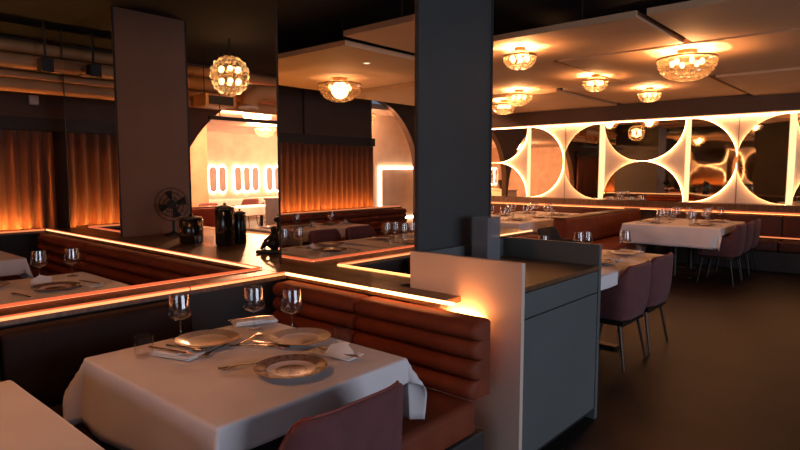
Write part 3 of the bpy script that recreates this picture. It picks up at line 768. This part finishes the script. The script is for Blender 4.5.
t = thing('lighting_rail', 'dark ceiling rail crossing in front of the arch', 'rail', (5.3, 6.6, 2.17))
MB().box(-1.35, 1.5, -.02, .02, -.02, .025).build('rail', 'black_matte', t)
for x in (-1.2, 1.3): MB().tube([(x, 0, .025), (x, 0, .895)], .006, 6).build('hanger', 'black_matte', t)

# ------------------------------------------------------------------ hung ceiling boards
def board(x0, x1, y0, y1, z, label):
    t = thing('ceiling_board', label, 'ceiling panel', ((x0+x1)/2, (y0+y1)/2, z), 0, 'hung ceiling boards')
    w, d = (x1-x0)/2, (y1-y0)/2
    MB().box(-w, w, -d, d, 0, .05).build('board', 'board', t)
    mb = MB()
    for sx in (-.7, .7):
        for sy in (-.7, .7): mb.tube([(sx*w, sy*d, .05), (sx*w, sy*d, 3.068 - z)], .008, 6)
    mb.build('hanger', 'black_matte', t)
BD = [(4.72, 5.96, -3, 1.62, 2.70, 'beige ceiling board at the top right of the aisle'), (4.72, 5.96, 1.70, 5.2, 2.70, 'beige ceiling board beside the charcoal pillar, carrying the nearest small chandelier'),
      (6.04, 8.14, -3, 3.0, 2.70, 'beige ceiling board carrying the large crystal chandelier'), (6.04, 8.14, 3.10, 7.8, 2.73, 'beige ceiling board in the second row, over the far table'),
      (8.22, 10.6, -3, 1.95, 2.68, 'beige ceiling board next to the mirrored wall, at the right edge'), (8.22, 10.6, 2.05, 4.0, 2.71, 'beige ceiling board next to the mirrored wall, above the large table'), (8.22, 10.6, 4.1, 7.8, 2.69, 'beige ceiling board next to the mirrored wall, farthest along'),
      (-.6, 1.25, .9, 3.95, 2.72, 'beige ceiling board above the front tables, at the top left corner'), (-1.15, 1.05, 4.14, 6.7, 2.70, 'beige ceiling board over the left booth, reflected in the near pillar with a chandelier'),
      (-3.6, -1.22, 4.14, 6.7, 2.66, 'beige ceiling board farther over the left booth, reflected in the near pillar'), (-3.6, -.68, .9, 4.0, 2.70, 'beige ceiling board off to the left, reflected beside the charcoal side')]
for b in BD: board(*b)
t = thing('recessed_spot', 'small round spotlight in the reflected ceiling board', 'light', (.26, 4.63, 2.694))
MB().lathe([(.035, 0), (.05, 0), (.05, .006), (.035, .006)], 20, closed=True).build('ring', 'plaster', t, 50); MB().lathe([(0, .002), (.034, .002), (.034, .004), (0, .004)], 20).build('lens', 'spot', t)

# ------------------------------------------------------------------ crystal chandeliers
def light(name, kind, loc, energy, col, **kw):
    l = bpy.data.lights.new(name, kind); l.energy = energy; l.color = col
    for k, v in kw.items(): setattr(l, k, v)
    o = bpy.data.objects.new(name, l); COL.objects.link(o); o.location = loc; return o
def make_bowl(R):
    def f():
        t = thing('crystal_chandelier', '', 'chandelier')      # origin at the rim centre
        D = R * .78
        def sp(u): return (R * cos(u * pi / 2) ** .8, -D * sin(u * pi / 2))
        mb = MB(); n = 22; m = 7
        V = []
        for i in range(m):
            r, z = sp(i / m); r2, z2 = sp((i + 1) / m) if i < m - 1 else (0.02, -D)
            for k in range(n):
                a0 = 2*pi*(k + .5 * (i % 2))/n; da = pi / n * .94; am = a0
                rm, zm = (r + r2) / 2 * 1.06, (z + z2) / 2 - .004
                P = [(r * cos(a0 - da), r * sin(a0 - da), z), (r * cos(a0 + da), r * sin(a0 + da), z), (r2 * cos(a0 + da), r2 * sin(a0 + da), z2), (r2 * cos(a0 - da), r2 * sin(a0 - da), z2)]
                c = mb.bm.verts.new((rm * cos(am), rm * sin(am), zm)); q = [mb.bm.verts.new(p) for p in P]
                for j in range(4): mb._f([q[j], q[(j+1) % 4], c])
        mb.build('crystal_bowl', 'crystal', t)
        MB().lathe([(R * .97, -.006), (R * 1.03, -.006), (R * 1.03, .012), (R * .97, .012)], 40, closed=True).build('rim', 'brass', t, 50)
        mb = MB()
        for k in range(3):
            a = 2*pi*k/3; mb.tube([(R * cos(a), R * sin(a), .008), (R * .25 * cos(a), R * .25 * sin(a), .06)], .004, 6)
        mb.lathe([(0, .05), (R * .34, .05), (R * .34, .085), (0, .085)], 24)
        mb.build('canopy', 'brass', t, 50)
        for k in range(6):
            a = 2*pi*(k + .25)/6; MB().ball((R * .5 * cos(a), R * .5 * sin(a), -R * .12), .020 + R * .02, (1, 1, 1.3), 10, 8).build('bulb', 'bulb', t, 80)
        return t
    return f
big, small, mid = Kind(make_bowl(.27)), Kind(make_bowl(.155)), Kind(make_bowl(.19))
def chand(kind, x, y, zb, R, label, power, col=(1, .47, .20), dn=.32):
    z = zb - .088
    kind.put((x, y, z), random.uniform(0, 1), label, 'crystal bowl chandeliers')
    light('bulb_light', 'POINT', (x, y, z - R * .25), power * dn, col, shadow_soft_size=R * .4)
    o = light('bulb_uplight', 'SPOT', (x, y, z - R * .42), power * 3.2, col, shadow_soft_size=R * .25, spot_size=radians(165), spot_blend=.6)
    o.rotation_euler = (pi, 0, 0)
PW = 29
chand(big, 6.33, 1.765, 2.70, .27, 'large crystal bowl chandelier over the aisle, biggest at the upper right', PW * 1.5)
chand(small, 5.12, 2.945, 2.70, .155, 'small crystal bowl chandelier nearest the charcoal pillar', PW)
chand(small, 7.32, 3.12, 2.73, .155, 'small crystal bowl chandelier in the middle of the right ceiling', PW)
chand(small, 8.78, 2.93, 2.71, .155, 'small crystal bowl chandelier closest to the mirrored wall', PW)
chand(mid, 8.55, 5.2, 2.69, .19, 'crystal bowl chandelier low beside the charcoal pillar, left of a pair', PW)
chand(mid, 7.9, 4.55, 2.73, .19, 'crystal bowl chandelier of the far pair, the right-hand one', PW)
chand(big, -.26, 5.62, 2.70, .27, 'crystal bowl chandelier reflected in the near pillar', PW * 1.2, dn=.2)
chand(big, .2, 2.3, 2.72, .27, 'crystal bowl chandelier above the front tables, out of view', PW * 1.5, dn=.6)
chand(big, 9.55, 13.2, 2.75, .27, 'crystal chandelier in the bright room seen through the arch', PW * 5, (1, .50, .29), dn=.4)
for k, (x, y) in enumerate(((13, 13.5), (11, 10.5), (7.2, 10.2), (4.8, 13.5), (-1, 13))):
    chand(big, x, y, 2.75, .27, 'added unseen chandelier elsewhere in the bright room beyond the arch', PW * 52, (1, .50, .29), dn=.6)  # added lamps, unseen, carrying most of the bright room's light
chand(big, -3.6, 8.55, 2.75, .27, 'unseen crystal chandelier before the cream niche wall', PW * 9, (1, .50, .27), dn=.5)  # unseen lamp behind the curtain edge, lighting the niche
# globe
g = thing('crystal_globe_lamp', 'round crystal globe lamp hanging before the ceiling pipes', 'lamp', (4.0, 6.2, 2.64))
mb = MB(); R = .225
for i in range(9):
    for k in range(18):
        u0, u1 = -pi/2 + pi * i / 9, -pi/2 + pi * (i + 1) / 9; a0, da = 2*pi*(k + .5*(i % 2))/18, pi/18*.95
        P = [Vector((R*cos(u)*cos(a), R*cos(u)*sin(a), R*sin(u))) for u, a in ((u0, a0-da), (u0, a0+da), (u1, a0+da), (u1, a0-da))]
        c = sum(P, Vector()) / 4; c = c.normalized() * R * 1.07
        cv = mb.bm.verts.new(c); q = [mb.bm.verts.new(p) for p in P]
        for j in range(4): mb._f([q[j], q[(j+1) % 4], cv])
mb.build('crystal_shade', 'crystal', g)
for k in range(6):
    a = 2*pi*k/6
    for zz in (-.07, .07): MB().ball((.11*cos(a), .11*sin(a), zz), .032, (1, 1, 1), 10, 8).build('bulb', 'bulb', g, 80)
MB().tube([(0, 0, R), (0, 0, .43)], .01, 8).build('rod', 'dark_metal', g); MB().lathe([(0, -.09), (.03, -.09), (.03, .09), (0, .09)], 12).build('lamp_holder', 'brass', g, 50)
light('globe_light', 'POINT', (4.0, 6.2, 2.64), 11, (1, .45, .17), shadow_soft_size=.12)

# ------------------------------------------------------------------ mirrored light wall on the right
def half_disc(mb, cy, cz, r, ang0, x0, x1, n=40):
    pts = [(cy + r * cos(ang0 + pi * k / n), cz + r * sin(ang0 + pi * k / n)) for k in range(n + 1)]
    mb.prism(pts, 'x', x0, x1); return pts
ZB, ZT = .99, 2.40; ZC = (ZB + ZT) / 2; HR = (ZT - ZB) / 2
lab = ['mirrored light panel cut off by the right picture edge', 'mirrored light panel with side half-moons and wavy reflections, above the large table', 'mirrored light panel with top and bottom half-moons, in the middle', 'mirrored light panel with side half-moons, second from the charcoal pillar', 'mirrored light panel with top and bottom half-moons, next to the charcoal pillar']
ys = [-.05, 1.445, 2.935, 4.44, 5.955, 7.45]
def light_panel(y0, y1, xw, fx, kind, label, mat, group='mirrored light panels'):
    """fx = +1 when the panel faces -x (right wall), -1 when it faces +x"""
    yc = (y0 + y1) / 2; r = HR - .004
    t = thing('mirrored_light_panel', label, 'wall panel', (xw, 0, 0), 0, group)
    def X(a, b): return (min(a * fx, b * fx), max(a * fx, b * fx))
    a, b = X(-.03, 0); MB().box(a, b, y0, y1, ZB, ZT).build('back_panel', 'plaster', t)
    for s_ in (0, 1):
        mb = MB(); a, b = X(-.10, -.08)
        if kind == 'V':
            cy = y0 if s_ == 0 else y1; pts = half_disc(mb, cy, ZC, r, -pi/2 if s_ == 0 else pi/2, a, b); cc = (cy, ZC)
        else:
            cz = ZB if s_ == 0 else ZT; pts = half_disc(mb, yc, cz, r, 0 if s_ == 0 else pi, a, b); cc = (yc, cz)
        mb.build('half_moon_mirror', mat, t)
        MB().tube([(-.062 * fx, cc[0] + (p[0]-cc[0]) * .992, cc[1] + (p[1]-cc[1]) * .992) for p in pts], .010, 6).build('halo_strip', 'halo', t, 60)
    if kind == 'V':
        a, b = X(-.034, -.031); MB().box(a, b, yc - .004, yc + .004, ZB, ZT).build('joint', 'soffit', t)
for k, (a, b) in enumerate(zip(ys, ys[1:])):
    light_panel(a + .045, b - .045, 10.89, 1, 'H' if k % 2 == 0 else 'V', lab[k], 'bronze_mirror_wavy' if k == 1 else 'bronze_mirror')
for k, a in enumerate((3.0, 4.5, 6.0)):
    light_panel(a + .045, a + 1.455, -5.99, -1, 'H' if k % 2 == 0 else 'V', 'mirrored light panel on the opposite wall, seen in the reflections', 'bronze_mirror', 'opposite light panels')
bl = ['right picture edge', 'panel pair above the large table', 'middle panels', 'two panels beyond the pillar', 'panels next to the charcoal pillar', 'far end']
for k, y in enumerate(ys):
    o = MB().box(10.80, 10.885, y - .04, y + .04, ZB, ZT, .003).build('vertical_light_bar', 'bar_light')
    tag(o, ('vertical light bar right of the view', 'vertical light bar at the right edge of the mirrored wall', 'vertical light bar above the left half of the large table', 'vertical light bar between the two middle mirrored panels', 'vertical light bar nearest the charcoal pillar', 'vertical light bar hidden beside the charcoal pillar')[k], 'light', 'vertical light bars')
tag(MB().box(10.80, 10.86, -.1, 7.5, ZT + .003, ZT + .02).build('cornice_light', 'halo'), 'thin glowing line along the top of the mirrored wall', 'light')
tag(MB().box(10.69, 10.89, -4.8, 7.45, .826, .985, .004).build('bench_ledge', 'walnut'), 'brown ledge under the mirrored wall, above the long bench', 'ledge')

# ------------------------------------------------------------------ furniture of the bright room
def capsule(mb, w, h, y0, y1, n=12):
    r = w / 2; pts = [(r * cos(pi * k / n), h/2 - r + r * sin(pi * k / n)) for k in range(n + 1)] + [(-r * cos(pi * k / n), -h/2 + r - r * sin(pi * k / n)) for k in range(n + 1)]
    mb.prism(pts, 'y', y0, y1)
def make_capsule():
    t = thing('capsule_mirror', '', 'mirror'); mb = MB(); capsule(mb, .25, .80, -.06, -.045); mb.build('glass', 'capsule', t)
    mb = MB(); capsule(mb, .325, .875, -.04, -.012); mb.build('backlight', 'halo_far', t); return t
cap = Kind(make_capsule)
GN = {9.98: 'left group in the bright room', 11.22: 'middle group in the bright room', 12.46: 'right group in the bright room'}
for gx, gn in GN.items():
    for k in (-1, 0, 1): cap.put((gx + k * .335, 16.6, 1.27), 0, f'{("left","centre","right")[k+1]} backlit capsule mirror of the {gn}', 'backlit capsule mirrors')
for gx in (-4.6, -3.4, -2.2, -1.0, .2):
    for k in (-1, 0, 1): cap.put((gx + k * .335, 16.6, 1.27), 0, 'backlit capsule mirror on the far wall, seen reflected in the mirrored wall', 'backlit capsule mirrors in reflection')
high_bench('orange bench back in the bright room through the arch', (4.6, 9.9, 0), 0, 1.75)
set_table(7.6, 9.6, 13.6, 14.4, .2, .15, 'table far back in the bright room', 'white cloth far back in the bright room', 21)
set_table(6.9, 8.3, 10.6, 11.3, .25, .2, 'table in the bright room nearest the arch', 'white cloth in the bright room, nearest the arch', 22)
set_table(9.9, 12.0, 13.9, 14.7, .2, .15, 'table below the capsule mirrors in the bright room', 'white cloth below the capsule mirrors in the bright room', 23)
for k, (x, y, rz) in enumerate(((7.0, 11.6, pi), (8.9, 13.2, 0), (9.9, 13.5, 0), (10.8, 13.5, 0))):
    chair.put((x, y, 0), rz, ('tub chair in the bright room at the nearest white table', 'tub chair in the bright room at the left far table', 'tub chair in the bright room below the left capsule mirrors', 'tub chair in the bright room below the middle capsule mirrors')[k], G)
t = thing('host_counter', 'pale counter in the bright room under a dark tilted screen', 'counter', (7.05, 8.8, 0), radians(-48))
MB().box(-.55, .55, -.2, .2, 0, .98, .01).build('body', 'plaster', t); MB().box(-.57, .57, -.22, .22, .982, 1.02, .006).build('top', 'plaster', t)
t = thing('order_screen', 'dark tilted screen on the pale counter in the bright room', 'screen', (7.08, 8.82, 1.021), radians(-48))
MB().prism([(-.02, .02), (.16, .02), (-.02, .26), (-.14, .24)], 'y', -.12, .12).build('screen', 'screen', t); MB().box(-.1, .1, -.08, .08, 0, .018).build('foot', 'screen', t)
t = thing('glass_rack', 'tall rack of shining glasses in the bright room, by the mirrored pillar', 'rack', (8.6, 9.6, 0), radians(-48))
mb = MB()
for sx in (-.3, .3):
    for sy in (-.15, .15): mb.tube([(sx, sy, 0), (sx, sy, 1.42)], .012, 6)
mb.build('frame', 'brass', t)
for z in (.6, 1.0, 1.40): MB().box(-.3, .3, -.15, .15, z, z + .012).build('shelf', 'glass_far', t)
for z in (.613, 1.013):
    for k in range(4): wine_far.put((8.6 + (-.2 + .13 * k) * cos(radians(-48)), 9.6 + (-.2 + .13 * k) * sin(radians(-48)), z), 0, f'wine glass on the {"lower" if z < 1 else "upper"} shelf of the glass rack', 'wine glasses on the rack')

# ------------------------------------------------------------------ light
o = light('window_daylight', 'AREA', (3.0, -4.95, 1.6), 150, (.76, .83, 1), shape='RECTANGLE', size=4.9, size_y=1.9)
o.rotation_euler = (radians(90), 0, 0)
o = light('side_daylight', 'AREA', (-5.92, -1.9, 1.75), 78, (.74, .84, 1), shape='RECTANGLE', size=1.6, size_y=4.8)
o.rotation_euler = (0, radians(-90), 0)
w = bpy.data.worlds.new('world'); SC.world = w; w.use_nodes = True
bg = w.node_tree.nodes['Background']; bg.inputs[0].default_value = (.55, .7, 1, 1); bg.inputs[1].default_value = .25

vs = SC.view_settings
SC.display_settings.display_device = 'sRGB'
vs.view_transform = 'Standard'; vs.look = 'None'; vs.gamma = 1; vs.exposure = .25; vs.use_curve_mapping = False
SC.cycles.use_denoising = True
SC.cycles.max_bounces = 10; SC.cycles.transparent_max_bounces = 24; SC.cycles.diffuse_bounces = 4; SC.cycles.glossy_bounces = 6
SC.cycles.sample_clamp_indirect = 4
SC.cycles.caustics_reflective = False; SC.cycles.caustics_refractive = False
